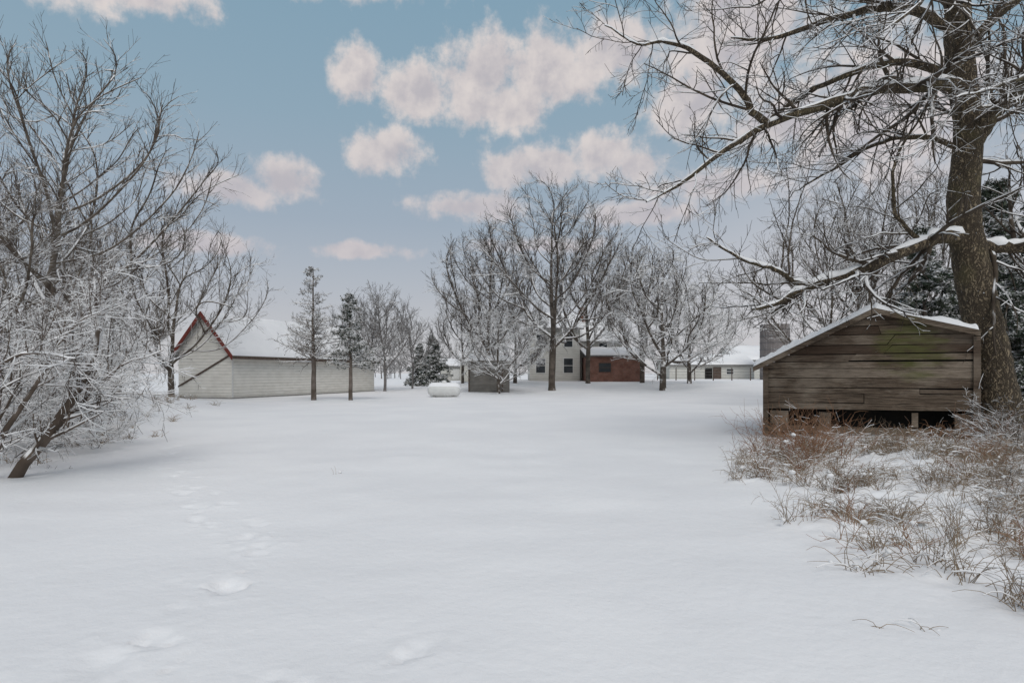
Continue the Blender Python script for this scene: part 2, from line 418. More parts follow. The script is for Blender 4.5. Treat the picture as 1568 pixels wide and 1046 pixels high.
def shrub(seed, H=3.5, stems=9, spread=(15, 60), lv=(9, 8, 6, 0), r=.035, twig=.005, up=.02, mats=None, snow_lv=3, rad0=.35, snowadd=.009, droop=0, ratio=.5):
    rng = np.random.default_rng(seed); c = Col(); Ps = []; Rs = []
    for i in range(stems):
        a = rng.uniform(0, 2*np.pi); t = math.radians(rng.uniform(*spread))
        L = H*rng.uniform(.7, 1.1); p = np.array([math.cos(a)*rad0*rng.random(), math.sin(a)*rad0*rng.random(), -.15]); d = np.array([math.cos(a)*math.sin(t), math.sin(a)*math.sin(t), math.cos(t)])
        pts = [p.copy()]
        for k in range(9):
            d = d+rng.normal(0, .07, 3)+np.array([0, 0, up-droop*k*.03]); d /= np.linalg.norm(d); p = p+d*L/9; pts.append(p.copy())
        Ps.append(pts); Rs.append(np.linspace(r*rng.uniform(.7, 1.2), r*.25, 10))
    P = np.array(Ps); R = np.array(Rs); c.tube(P, R, 5)
    P2, R2 = kids(P, R, lv[0], rng, .15, 1, (25, 60), ratio, 7, .08, up-droop*.05, .6, .35, twig*1.5, .4); c.tube(P2, R2, 4)
    P3, R3 = kids(P2, R2, lv[1], rng, .1, 1, (25, 60), ratio, 5, .09, up*.5, .65, .5, twig, .4); c.tube(P3, R3, 3)
    P4, R4 = kids(P3, R3, lv[2], rng, .1, 1, (25, 60), ratio, 4, .1, 0, .8, .6, twig*.8, .3, .08); c.tube(P4, R4, 3)
    c.snow(P, R, 1); c.snow(P2, R2, 1, 4, snowadd)
    if snow_lv >= 2: c.snow(P3, R3, 1, 3, snowadd)
    if snow_lv >= 3: c.snow(P4, R4, 1, 3, snowadd*.8)
    return c.mesh('shrub_mesh', mats)
def conifer(seed, H=8, base=.18, width=.22, n=70, foliage=1.0, green=True, mats=None, droop=-.1, tri=.10, r=.13, snowf=.5, sub=9):
    rng = np.random.default_rng(seed); c = Col()
    P, R = resample([(0,0,-.2),(0,0,H*.3),(rng.normal(0,.06),0,H*.6),(0,rng.normal(0,.05),H)], [r*1.15, r*.85, r*.5, .012], 16, .01, rng)
    P = P[None]; R = R[None]; c.tube(P, R, 7)
    P1, R1 = kids(P, R, n, rng, base, .99, (65, 95), width*1.6, 7, .05, droop*.5, .35, .3, .012, .93, .15)
    c.tube(P1, R1, 4)
    P2, R2 = kids(P1, R1, sub, rng, .12, 1., (30, 60), .42, 4, .08, droop*.6, .6, .4, .008, .5, .1, flat=.6); c.tube(P2, R2, 3)
    P3, R3 = kids(P2, R2, 4, rng, .15, 1., (25, 55), .5, 3, .1, droop*.4, .7, .5, .007, .3, .08, flat=.4); c.tube(P3, R3, 3)
    allp = np.concatenate([P2.reshape(-1, 3), P3.reshape(-1, 3)])
    if green and foliage > 0:
        k = int(len(allp)*foliage); C = allp[rng.integers(0, len(allp), k)]+rng.normal(0, tri*.5, (k, 3)); C[:, 2] -= tri*.3
        c.tris(C, tri*rng.uniform(.6, 1.2, k), rng, 2)
    k = int(len(allp)*snowf); C = allp[rng.integers(0, len(allp), k)]+rng.normal(0, tri*.35, (k, 3)); C[:, 2] += tri*.35
    if k: c.tris(C, tri*rng.uniform(.4, 1.0, k), rng, 1, .75)
    c.snow(P1, R1, 1, 3, .012)
    return c.mesh('conifer_mesh', mats, smooth=False)

def plant(name, me, x, y, rot=0., s=1., sz=None, dz=0):
    o = add_obj(name, me, (x, y, gh(x, y)-.03+dz), rot); o.scale = (s, s, sz or s); return o

# ------------------------------------------------------------------ big foreground tree (right)
def hero():
    rng = np.random.default_rng(11); c = Col()
    tr, rr_ = resample([(11.2,14,-.3),(11.05,14,.24),(10.86,14,1.1),(10.68,14,2.07),(10.31,14,3.82),(10.10,14,5.28),(10.21,14,7.03),(10.02,14,8.5),(9.95,14,9.96),(9.8,14.1,12.5),(9.9,14.2,15.5)],
                       [.64,.48,.41,.38,.36,.32,.28,.29,.25,.18,.04], 90, .008, rng)
    c.tube(tr[None], rr_[None], 28, 0)
    L = []
    def limb(pts, rad, K=26): L.append(resample(pts, rad, K, .012, rng))
    limb([(10.4,14,4.55),(9.5,13.8,4.62),(8.89,13.6,4.40),(7.9,13.4,4.0),(7.11,13.2,3.69),(6.07,12.9,3.38),(5.4,12.7,3.02),(4.81,12.6,2.88)], [.19,.15,.125,.115,.105,.08,.05,.02])
    limb([(6.2,12.9,3.42),(5.75,12.8,3.48),(5.42,12.8,3.70),(4.55,12.6,3.93),(3.9,12.5,4.3)], [.07,.055,.045,.03,.012])
    limb([(10.2,14,7.8),(9.5,13.7,7.95),(8.68,13.5,7.76),(7.7,13.2,7.6),(6.87,13,7.26),(5.40,12.6,6.69),(4.31,12.3,6.06),(3.2,12,5.2),(2.54,11.8,4.83)], [.18,.14,.12,.11,.10,.07,.05,.03,.012])
    limb([(5.1,12.5,6.58),(4.75,12.4,6.8),(4.41,12.2,7.17),(3.46,12,7.77),(2.9,11.9,7.9),(2.4,11.8,7.8),(1.75,11.7,8.1)], [.08,.07,.06,.045,.03,.02,.01])
    limb([(9.95,14,10.4),(8.6,13.5,10.9),(7.2,13,10.6),(6.1,12.5,9.7),(4.8,12,9.0),(3.6,11.8,8.7)], [.15,.12,.10,.07,.04,.015])
    limb([(10.05,14,6.0),(10.6,14.2,6.9),(11.3,14.5,7.69),(12.1,14.8,8.25),(13.5,15,9.3)], [.15,.13,.11,.09,.04])
    limb([(10.2,14,4.5),(10.9,13.9,4.38),(11.6,13.8,4.45),(13,13.8,4.8),(15,14,5.7)], [.16,.13,.11,.08,.03])
    limb([(8.9,13.6,4.42),(8.5,13.5,4.75),(8.25,13.5,5.1),(8.2,13.4,6.1),(8.6,13.3,6.9),(8.9,13.2,7.5)], [.06,.045,.04,.03,.02,.01])
    limb([(10.05,14,8.6),(9.2,13,9.2),(8.2,12,9.0),(7.3,10.8,8.3),(6.3,9.8,7.3),(5.4,9.2,6.6)], [.14,.10,.07,.045,.028,.01])
    limb([(10.2,14,7.0),(10.3,13,7.3),(9.8,11.8,7.2),(8.9,10.8,6.7),(7.6,9.9,6.1),(6.6,9.3,5.7)], [.13,.10,.07,.045,.026,.01])
    limb([(9.98,14,9.2),(9.0,14.4,10.0),(7.6,14.6,9.9),(6.0,14.4,9.3),(4.9,14,9.1)], [.12,.1,.07,.045,.015])
    limb([(10.0,14,8.2),(9.0,14.3,8.7),(8.0,14.5,8.6),(6.8,14.6,8.1),(5.9,14.4,7.4),(5.2,14.2,6.8)], [.10,.085,.065,.05,.03,.012])
    limb([(10.1,14,8.8),(10.8,13.4,9.6),(11.6,12.8,9.8),(12.2,12,9.5)], [.12,.09,.05,.02])
    limb([(10.15,14,7.4),(11,13.6,7.5),(11.6,13.2,7.9),(12.4,12.8,7.9)], [.10,.07,.05,.02])
    limb([(10.1,14,6.6),(9.3,14.3,7.0),(8.4,14.6,6.9),(7.4,14.8,6.3),(6.7,15,5.9)], [.07,.055,.04,.025,.01])
    LP = np.array([a for a, b in L]); LR = np.array([b for a, b in L])
    c.tube(LP, LR, 12, 0); c.snow(LP[:7], LR[:7], 2, 7, .022, .85, .62); c.snow(LP[7:], LR[7:], 2, 6, .012, .7, .62)
    ln = plen(LP)
    P2, R2 = kids(LP, LR, np.maximum((ln*2.8).astype(int), 4), rng, .12, 1., (30, 70), 1., 12, .10, .0, .45, .25, .009, .4, Labs=2.4)
    c.tube(P2, R2, 6, 1); s2 = rng.random(len(P2)) < .8; c.snow(P2[s2], R2[s2], 2, 4, .007, .7)
    P3, R3 = kids(P2, R2, 8, rng, .1, 1., (28, 60), .5, 8, .10, -.005, .6, .4, .0055, .4); c.tube(P3, R3, 4, 1)
    s3 = rng.random(len(P3)) < .6; c.snow(P3[s3], R3[s3], 2, 3, .0035, .6)
    P4, R4 = kids(P3, R3, 4, rng, .1, 1., (28, 58), .55, 5, .09, -.01, .7, .6, .0044, .4, .12); c.tube(P4, R4, 3, 1)
    return c.mesh('hero', [M_BARKBIG, M_BARK, M_TSNOW])
add_obj('old_bare_tree', hero())

# ------------------------------------------------------------------ left woods
mL = [M_BARKL, M_TSNOW]; mC = [M_BARKC, M_TSNOW]; mF = [M_BARKF, M_TSNOW]; mS = [M_BARKS, M_TSNOW]; mW = [M_BARKW, M_TSNOW]
dA = crown(21, 13.6, 5.4, .16, .55, 850, .36, .10, .006, 1.1, 4., .18, mL, n2=4, lean=.6, sadd=.006)
dB = crown(22, 12.2, 5.0, .12, .5, 800, .36, .08, .007, 1.05, 4., .17, mL, n2=4, sadd=.006)
for (x, y, me, r, s) in [(-16.4,22,dA,.3,.95),(-19.6,36,dB,4.,1.0),(-22.5,30,dA,2.4,.84),(-14.2,17,dB,5,.56),(-27.5,33,dA,1.1,1.0),(-27,43,dB,3.1,1.0)]:
    plant('bare_tree', me, x, y, r, s)
sA = shrub(31, 3.2, 11, (20, 65), (10, 8, 5, 0), .022, .0042, .02, mS, 2, .4, .007)
sB = shrub(32, 2.6, 10, (25, 75), (9, 8, 5, 0), .02, .0042, .0, mS, 2, .6, .008)
def left_leaner():
    rng = np.random.default_rng(41); c = Col(); L = []
    for pts, rad in [([(-8.1,10,-.3),(-7.85,10,.05),(-7.4,10.1,.75),(-7.1,10.2,1.3),(-6.9,10.4,2.1),(-7.0,10.5,3.2)], [.12,.095,.075,.06,.04,.015]),
                     ([(-8.2,9.7,-.3),(-8.1,9.7,.1),(-8.0,9.6,1.0),(-8.3,9.6,2.2),(-8.1,9.5,3.3)], [.10,.075,.06,.04,.015]),
                     ([(-7.4,10.1,.7),(-7.0,10.3,1.2),(-6.6,10.5,1.7),(-6.0,10.8,2.0)], [.045,.035,.02,.01]),
                     ([(-8.0,9.8,.6),(-7.4,9.8,1.5),(-7.0,9.8,2.2),(-6.5,9.9,2.6)], [.045,.03,.02,.01]),
                     ([(-8.1,9.7,.9),(-7.7,9.3,1.6),(-7.1,9.2,1.9),(-6.4,9.2,1.8)], [.04,.03,.02,.01])]:
        L.append(resample(pts, rad, 14, .012, rng))
    P = np.array([a for a, b in L]); R = np.array([b for a, b in L])
    c.tube(P, R, 8); c.snow(P, R, 1, 5)
    P2, R2 = kids(P, R, 15, rng, .25, 1, (30, 75), 1.35, 8, .06, .02, .45, .3, .006, .3, Labs=1.); c.tube(P2, R2, 4); c.snow(P2, R2, 1, 4, .007)
    P3, R3 = kids(P2, R2, 9, rng, .1, 1, (28, 60), .5, 6, .07, .0, .6, .5, .004, .4); c.tube(P3, R3, 3); c.snow(P3, R3, 1, 3, .006)
    P4, R4 = kids(P3, R3, 5, rng, .1, 1, (28, 55), .55, 4, .08, .0, .7, .6, .0033, .4, .1); c.tube(P4, R4, 3)
    return c.mesh('leaner', mS)
add_obj('leaning_bare_tree', left_leaner())
for (x, y, me, r, s) in [(-10.1,12.2,sA,0,1.0),(-11.9,14.5,sA,2,1.15),(-10.6,10.6,sB,1,1.0),(-13.4,17.5,sB,3,1.25),(-15.4,20,sA,4,1.15),(-17.4,24,sB,5,1.3),(-19.6,29,sA,1,1.1),(-12.8,12.8,sA,5,1.2),(-9.4,14,sB,4,.6)]:
    plant('snowy_shrub', me, x, y, r, s)

# ------------------------------------------------------------------ centre trees
cA = crown(51, 17.5, 6.6, .14, .5, 1050, .42, .08, .0098, 1.2, 4.2, .27, mC, n2=5, sadd=.007)
cB = crown(52, 15, 4.8, .16, .5, 700, .40, .09, .010, 1.15, 4.1, .22, mC, n2=5, sadd=.007)
cC = crown(57, 11.5, 5.8, .06, .42, 900, .36, .04, .010, 1.0, 4.8, .24, mW, snow_lv=2, n2=4, up=.05, sadd=.008)
for (x, y, me, r, s) in [(3.2,50,cA,0,1.0),(-2.2,58,cB,1,1.05),(12.05,50,cC,.5,1.06),(12.9,62,cB,2,.98),(-5.2,66,cB,4.1,.7),(7.4,61,cB,4,1.03),(17.0,60,cC,3,.9),(-1.0,46.6,cC,5,.6),(.3,62,cC,1.4,.8)]:
    plant('bare_tree', me, x, y, r, s)
mcf = [M_LARCH, M_TSNOW, M_NEEDLE]
plant('larch_tree', conifer(61, 8.1, .32, .25, 95, .22, True, mcf, .05, .05, .15, .5, 9), -12.05, 38)
plant('pine_tree', conifer(62, 6.5, .34, .26, 75, .7, True, mcf, -.02, .08, .12, 1.4, 8), -9.8, 38)
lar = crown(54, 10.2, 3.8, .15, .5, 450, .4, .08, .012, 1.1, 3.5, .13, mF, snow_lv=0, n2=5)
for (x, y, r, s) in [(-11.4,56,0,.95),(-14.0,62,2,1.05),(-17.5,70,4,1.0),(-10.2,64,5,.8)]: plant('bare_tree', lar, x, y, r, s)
sp = conifer(63, 7, .04, .27, 90, 1.5, True, mcf, -.12, .17, .12, 2.4, 8)
for (x, y, r, s) in [(-11.8,80,0,.78),(-9.8,78,2,.9)]: plant('spruce_tree', sp, x, y, r, s)
sp2 = conifer(64, 11, .03, .26, 110, 2.6, True, mcf, -.14, .15, .2, 3.2, 10)
for (x, y, r, s) in [(19.2,25,0,.85),(15.8,24,2,.66),(22.8,26,4,1.0)]: plant('spruce_tree', sp2, x, y, r, s)
for (x, y, me, r, s) in [(14.8,29,dB,1,.80),(18.6,33,dA,2,.95),(23.5,36,dA,4,1.0)]: plant('bare_tree', me, x, y, r, s)

def treeline():
    rng = np.random.default_rng(71); V = []; Q = []; off = 0
    protos = []
    for sd in (1, 2, 3):
        me = crown(80+sd, 10, 4.2, .1, .5, 160, .6, .06, .035, 1.2, 2.2, .2, mF, snow_lv=0, n2=3)
        v = np.zeros(len(me.vertices)*3, np.float32); me.vertices.foreach_get('co', v)
        l = np.zeros(len(me.loops), np.int32); me.loops.foreach_get('vertex_index', l)
        protos.append((v.reshape(-1, 3), l.reshape(-1, 4)))
    for i in range(75):
        az = math.radians(rng.uniform(-48, 48)); d = rng.uniform(170, 320); s = rng.uniform(.5, 1.0)
        v, l = protos[i % 3]; a = rng.uniform(0, 6.28); ca, sa = math.cos(a), math.sin(a)
        w = np.stack([v[:, 0]*ca-v[:, 1]*sa, v[:, 0]*sa+v[:, 1]*ca, v[:, 2]], -1)*s
        x, y = d*math.sin(az), d*math.cos(az); w += np.array([x, y, gh(x, y)])
        V.append(w); Q.append(l+off); off += len(v)
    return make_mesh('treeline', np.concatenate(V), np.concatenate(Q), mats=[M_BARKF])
add_obj('distant_tree_line', treeline())

# ------------------------------------------------------------------ barn (left)
def barn():
    e = empty('long_white_barn', (-17.9, 40, -.08), math.radians(72.5))
    Lx, W, ez, rz = 17.8, 4.3, 3.15, 5.6; h = W/2
    v = [(0,0,-.2),(0,W,-.2),(0,W,ez),(0,h,rz-.1),(0,0,ez),(Lx,0,-.2),(Lx,W,-.2),(Lx,W,ez),(Lx,h,rz-.1),(Lx,0,ez)]
    f = [(0,1,2,3,4),(9,8,7,6,5),(0,4,9,5),(1,6,7,2)]
    poly('walls', v, f, M_SIDING, e)
    box('foundation', -.04, Lx+.04, -.04, W+.04, -.3, .12, M_CONC, e)
    o = .35; k = (rz-ez)/h
    a = [(-o,-o,ez-o*k+.05),(Lx+o,-o,ez-o*k+.05),(Lx+o,h,rz+.05),(-o,h,rz+.05)]
    b = [(-o,W+o,ez-o*k+.05),(-o,h,rz+.05),(Lx+o,h,rz+.05),(Lx+o,W+o,ez-o*k+.05)]
    slab('roof_front', a, .10, M_CONC, e); slab('roof_back', b, .10, M_CONC, e)
    up = lambda L: [(x, y, z+.004) for x, y, z in L]
    snow_slab('roof_snow_front', up(a), .13, M_SNOW, e, 90, 24, 1); snow_slab('roof_snow_back', up(b), .13, M_SNOW, e, 24, 90, 5)
    for s, y0, y1 in ((0, -o, h), (1, W+o, h)):
        z0, z1 = ez-o*k+.04, rz+.04
        v = [(-o-.07,y0,z0-.28),(-o-.07,y1,z1-.28),(-o-.07,y1,z1+.04),(-o-.07,y0,z0+.04),(-o-.004,y0,z0-.28),(-o-.004,y1,z1-.28),(-o-.004,y1,z1+.04),(-o-.004,y0,z0+.04)]
        poly('rake_board_%d' % s, v, BF, M_RED, e)
    box('eave_fascia', -o, Lx+o, -o-.06, -o-.004, ez-o*k-.16, ez-o*k+.03, M_RUST, e)
    poly('diagonal_board', [(-.06,-.02,2.85),(-.06,-.02,2.97),(-.06,W,.85),(-.06,W,.73),(-.01,-.02,2.85),(-.01,-.02,2.97),(-.01,W,.85),(-.01,W,.73)], [(0,1,2,3),(4,7,6,5),(0,4,5,1),(1,5,6,2),(2,6,7,3),(3,7,4,0)], M_RUST, e)
    box('corner_board', -.03, .1, -.03, .0-.003, 0, ez-.3, M_TRIM, e)
barn()

# ------------------------------------------------------------------ old shed (right)
def shed():
    a = math.atan2(-.375, .927)
    e = empty('old_wooden_shed', (6.08, 15, .12), a)
    rng = np.random.default_rng(9)
    W = 4.2; D = 3.6; pk = 2.25
    zl, zr, zp = 1.70, 2.32, 2.86
    V = []; F = []; tone = []
    def xr(z):
        x0 = 0 if z <= zl else pk*(z-zl)/(zp-zl); x1 = W if z <= zr else W-(W-pk)*(z-zr)/(zp-zr)
        return x0, x1
    z = .64
    while z < zp-.03:
        hgt = rng.choice([.12, .16, .2, .23]); z1 = min(z+hgt, zp-.015)
        segs = [(0, 1)] if rng.random() < .35 else [(0, rng.uniform(.2, .8)), None]
        if segs[-1] is None: segs = [segs[0], (segs[0][1]+.003, 1)]
        for s0, s1 in segs:
            a0, b0 = xr(z); a1, b1 = xr(z1-.014)
            t = rng.uniform(.0, .03)
            base = len(V); s0x = lambda A, B, s: A+(B-A)*s
            zz0 = z+rng.uniform(-.010, .010); zz1 = z1-.014+rng.uniform(-.016, .004); e0 = rng.uniform(-.018, .018)
            xe0 = rng.uniform(-.05, .01) if s0 == 0 else 0; xe1 = rng.uniform(-.01, .05) if s1 == 1 else 0
            for y in (-.02-t, .012):
                V += [(s0x(a0, b0, s0)+xe0, y, zz0), (s0x(a0, b0, s1)+xe1, y, zz0+e0), (s0x(a1, b1, s1)+xe1, y, zz1+e0*.5), (s0x(a1, b1, s0)+xe0, y, zz1)]
            F += [tuple(base+i for i in f) for f in BF]; tone += [float(np.clip(rng.normal(.2, .4), 0, .85))]*6
        z = z1
    for (x0, x1, z0, z1, y) in [(0,W,.10,.26,-.03),(.1,.5,.28,.60,-.0),(1.15,1.4,.28,.58,-.0),(3.0,3.12,.28,.6,-.0),(3.8,W-.1,.28,.6,-.0),(-.06,.06,0,1.66,-.07),(W-.08,W+.05,0,2.27,-.07)]:
        base = len(V); jj = rng.uniform(-.03, .03)
        V += [(x0,y-.02,z0),(x1,y-.02,z0+jj),(x1,y+.02,z0+jj),(x0,y+.02,z0),(x0,y-.02,z1),(x1,y-.02,z1+jj),(x1,y+.02,z1+jj),(x0,y+.02,z1)]
        F += [tuple(base+i for i in f) for f in BF]; tone += [rng.uniform(0, .4)]*6
    for side in (0, 1):
        x = 0 if side == 0 else W; zt = (zl if side == 0 else zr)-.03; z = .05
        while z < zt:
            z1 = min(z+.19, zt); base = len(V)
            V += [(x-.015,.03,z),(x+.015,.03,z),(x+.015,D,z),(x-.015,D,z),(x-.015,.03,z1-.01),(x+.015,.03,z1-.01),(x+.015,D,z1-.01),(x-.015,D,z1-.01)]
            F += [tuple(base+i for i in f) for f in BF]; tone += [rng.uniform(0, .5)]*6; z = z1
    me = bpy.data.meshes.new('boards'); me.from_pydata(V, [], F); me.materials.append(M_BOARD)
    at = me.attributes.new('btone', 'FLOAT', 'FACE'); at.data.foreach_set('value', tone)
    bm = bmesh.new(); bm.from_mesh(me); bmesh.ops.recalc_face_normals(bm, faces=bm.faces); bm.to_mesh(me); bm.free()
    add_obj('boards', me, parent=e)
    poly('board_shade_sheet', [(.03,.05,.70),(W-.03,.05,.70),(W-.03,.05,zr-.04),(pk,.05,zp-.04),(.03,.05,zl-.04)], [(0,1,2,3,4)], M_DARK, e)  # black sheet close behind the boards, paints the shade seen through their cracks
    poly('gap_shade_sheet', [(.03,.6,-.1),(W-.03,.6,-.1),(W-.03,.6,.8),(.03,.6,.8)], [(0,1,2,3)], M_DARK, e)  # black upright sheet, paints the shade in the open gap below the wall
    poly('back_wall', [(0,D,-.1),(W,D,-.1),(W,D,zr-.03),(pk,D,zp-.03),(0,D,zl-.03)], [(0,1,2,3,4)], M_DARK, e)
    o = .28; kl = (zp-zl)/pk; kr = (zp-zr)/(W-pk)
    A = [(-o,-.16,zl-o*kl+.08),(pk,-.16,zp+.08),(pk,D+o,zp+.08),(-o,D+o,zl-o*kl+.08)]
    B = [(pk,-.16,zp+.08),(W+.02,-.16,zr-.02*kr+.08),(W+.02,D+o,zr-.02*kr+.08),(pk,D+o,zp+.08)]
    slab('roof_left', A, .06, M_BOARD, e); slab('roof_right', B, .06, M_BOARD, e)
    up = lambda L: [(x, y, z+.004) for x, y, z in L]
    snow_slab('snow_left', up(A), .10, M_SNOW, e, 90, 60, 3, .07, 1.8); snow_slab('snow_right', up(B), .09, M_SNOW, e, 80, 60, 8, .07, 1.9)
    for nme, x0, z0, x1, z1 in (('rake_left', -o, zl-o*kl+.08, pk, zp+.08), ('rake_right', pk, zp+.08, W+.02, zr-.02*kr+.08)):
        y0, y1 = -.19, -.163
        v = [(x0,y0,z0-.12),(x1,y0,z1-.12),(x1,y1,z1-.12),(x0,y1,z0-.12),(x0,y0,z0-.01),(x1,y0,z1-.01),(x1,y1,z1-.01),(x0,y1,z0-.01)]
        poly(nme, v, BF, M_BOARD, e)
shed()

# ------------------------------------------------------------------ house group
def gable(e, pre, x0, x1, y0, y1, z0, ez, rz, mat, ridge='x', o=.4, snow_t=.2, trim=M_TRIM, seed=2):
    if ridge == 'x':
        m = (y0+y1)/2
        v = [(x0,y0,z0),(x1,y0,z0),(x1,y1,z0),(x0,y1,z0),(x0,y0,ez),(x1,y0,ez),(x1,y1,ez),(x0,y1,ez),(x0,m,rz),(x1,m,rz)]
        f = [(0,1,5,4),(1,2,6,9,5),(2,3,7,6),(3,0,4,8,7)]
        k = (rz-ez)/(m-y0)
        A = [(x0-o,y0-o,ez-o*k+.08),(x1+o,y0-o,ez-o*k+.08),(x1+o,m,rz+.08),(x0-o,m,rz+.08)]
        B = [(x0-o,m,rz+.08),(x1+o,m,rz+.08),(x1+o,y1+o,ez-o*k+.08),(x0-o,y1+o,ez-o*k+.08)]
    else:
        m = (x0+x1)/2
        v = [(x0,y0,z0),(x1,y0,z0),(x1,y1,z0),(x0,y1,z0),(x0,y0,ez),(x1,y0,ez),(x1,y1,ez),(x0,y1,ez),(m,y0,rz),(m,y1,rz)]
        f = [(0,1,5,8,4),(1,2,6,5),(2,3,7,9,6),(3,0,4,7)]
        k = (rz-ez)/(m-x0)
        A = [(x0-o,y0-o,ez-o*k+.08),(m,y0-o,rz+.08),(m,y1+o,rz+.08),(x0-o,y1+o,ez-o*k+.08)]
        B = [(m,y0-o,rz+.08),(x1+o,y0-o,ez-o*k+.08),(x1+o,y1+o,ez-o*k+.08),(m,y1+o,rz+.08)]
    poly(pre+'_walls', v, f, mat, e)
    for s, Q in (('a', A), ('b', B)):
        slab(pre+'_roof_'+s, Q, .18, trim, e)
        snow_slab(pre+'_snow_'+s, [(x, y, z+.004) for x, y, z in Q], snow_t, M_SNOW, e, 24, 24, seed, .2)
def window(e, nme, x, y, z, w, h, fr=M_TRIM, t=.1):
    box(nme+'_glass', x-w/2, x+w/2, y-.03, y-.005, z, z+h, M_GLASS, e)
    for s, (a, b, c_, d) in enumerate([(x-w/2-t,x+w/2+t,z+h,z+h+t),(x-w/2-t,x+w/2+t,z-t,z),(x-w/2-t,x-w/2,z,z+h),(x+w/2,x+w/2+t,z,z+h),(x-w/2,x+w/2,z+h/2-.03,z+h/2+.03)]):
        box('%s_frame_%d' % (nme, s), a, b, y-.06, y-.002, c_, d, fr, e)
def house():
    e = empty('white_farmhouse', (0, 70, .75))
    gable(e, 'main', 2.0, 7.6, 0, 9, -.2, 6.0, 7.9, M_SIDW, 'x', trim=M_ROOFG, snow_t=.12)
    gable(e, 'wing', 7.61, 12.6, 1.5, 8, -.2, 4.7, 6.9, M_SIDW, 'x', trim=M_ROOFG, snow_t=.2)
    for i, (x, z, w, h) in enumerate([(3.2,.9,1.0,1.6),(6.3,.9,1.0,1.6),(3.2,3.8,.9,1.4),(6.3,3.8,.9,1.4)]): window(e, 'win%d' % i, x, 0, z, w, h)
    window(e, 'wing_win', 10.4, 1.5, 3.2, .9, 1.1)
    box('chimney', 8.0, 8.8, 4.4, 5.2, 6.3, 8.7, M_BRICK, e)
    v0, v1 = 8.0, 14.0
    box('brick_walls', v0, v1, -4, 1.4, -.3, 2.6, M_BRICK, e)
    slab('brick_roof', [(v0-.3,-4.3,2.75),(v1+.3,-4.3,2.75),(v1+.3,1.45,3.7),(v0-.3,1.45,3.7)], .15, M_ROOFG, e)
    snow_slab('brick_roof_snow', [(v0-.3,-4.3,2.755),(v1+.2,-4.3,2.755),(v1+.2,1.45,3.705),(v0-.3,1.45,3.705)], .18, M_SNOW, e, 24, 24, 4, .2)
    window(e, 'brick_win', 9.8, -4, 1.0, 1.2, .9, M_RUST, .05)
house()
e = empty('grey_wood_shed', (-3.3, 48, .18))
gable(e, 'shed', 0, 3.1, 0, 3.2, -.2, 2.35, 2.75, M_GREYWOOD, 'x', .12, .05, M_GREYWOOD)
box('door', 1.7, 2.5, -.05, -.004, .1, 1.95, M_GREYWOOD, e); box('door_post', 2.52, 2.6, -.06, -.003, .05, 2.1, M_RUST, e); box('corner_post', -.05, .05, -.06, -.003, 0, 2.15, M_RUST, e)
e = empty('small_white_outbuilding', (-10.0, 88, .75))
gable(e, 'building', 0, 4.2, 0, 5, -.2, 1.9, 2.7, M_SIDW, 'x', .3, .25, M_ROOFG); box('door', 1.5, 2.6, -.05, -.004, 0, 1.5, M_TRIM, e)
e = empty('garage_building', (-6.6, 80, .75))
gable(e, 'garage', 0, 5.5, 0, 6, -.2, 2.4, 3.8, M_SIDW, 'x', .3, .25, M_ROOFG); box('garage_door', 3.0, 4.9, -.05, -.004, 0, 2.0, M_TRIM, e)
e = empty('long_white_outbuilding', (21.4, 85, .7))
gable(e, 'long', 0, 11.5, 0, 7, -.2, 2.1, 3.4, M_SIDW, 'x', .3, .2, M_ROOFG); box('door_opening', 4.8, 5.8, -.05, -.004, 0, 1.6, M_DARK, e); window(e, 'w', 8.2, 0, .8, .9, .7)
box('slide_door', 7.0-1.1, 7.0, -.07, -.004, 0, 1.7, M_RUST, e)
e = empty('machine_shed', (34, 95, .7))
gable(e, 'machine', 0, 22, 0, 10, -.2, 3.0, 5.0, M_SIDW, 'x', .4, .3, M_ROOFG); box('door', 6, 9, -.05, -.004, 0, 2.6, M_TRIM, e)
def silo():
    h = 7.1
    z = [-.2, h, h, h-.9, h-.9]; r = [1.8, 1.8, 1.6, 1.6, 0.01]
    e = empty('tile_silo', (33.6, 80, .7))
    V = []; F = []
    for k in range(5):
        for i in range(40): a = i/40*2*math.pi; V.append((r[k]*math.cos(a), r[k]*math.sin(a), z[k]))
    for k in range(4):
        for i in range(40): F.append((k*40+i, k*40+(i+1) % 40, (k+1)*40+(i+1) % 40, (k+1)*40+i))
    poly('wall', V, F, M_SILO, e)
    for j in range(8):
        V = []; F = []; zz = .5+j*.85
        for (rr, z_) in ((1.80, zz), (1.84, zz), (1.84, zz+.05), (1.80, zz+.05)):
            for i in range(40): a = i/40*2*math.pi; V.append((rr*math.cos(a), rr*math.sin(a), z_))
        for k in range(4):
            for i in range(40): F.append((k*40+i, k*40+(i+1) % 40, ((k+1) % 4)*40+(i+1) % 40, ((k+1) % 4)*40+i))
        poly('hoop_%d' % j, V, F, M_WIRE, e)
silo()

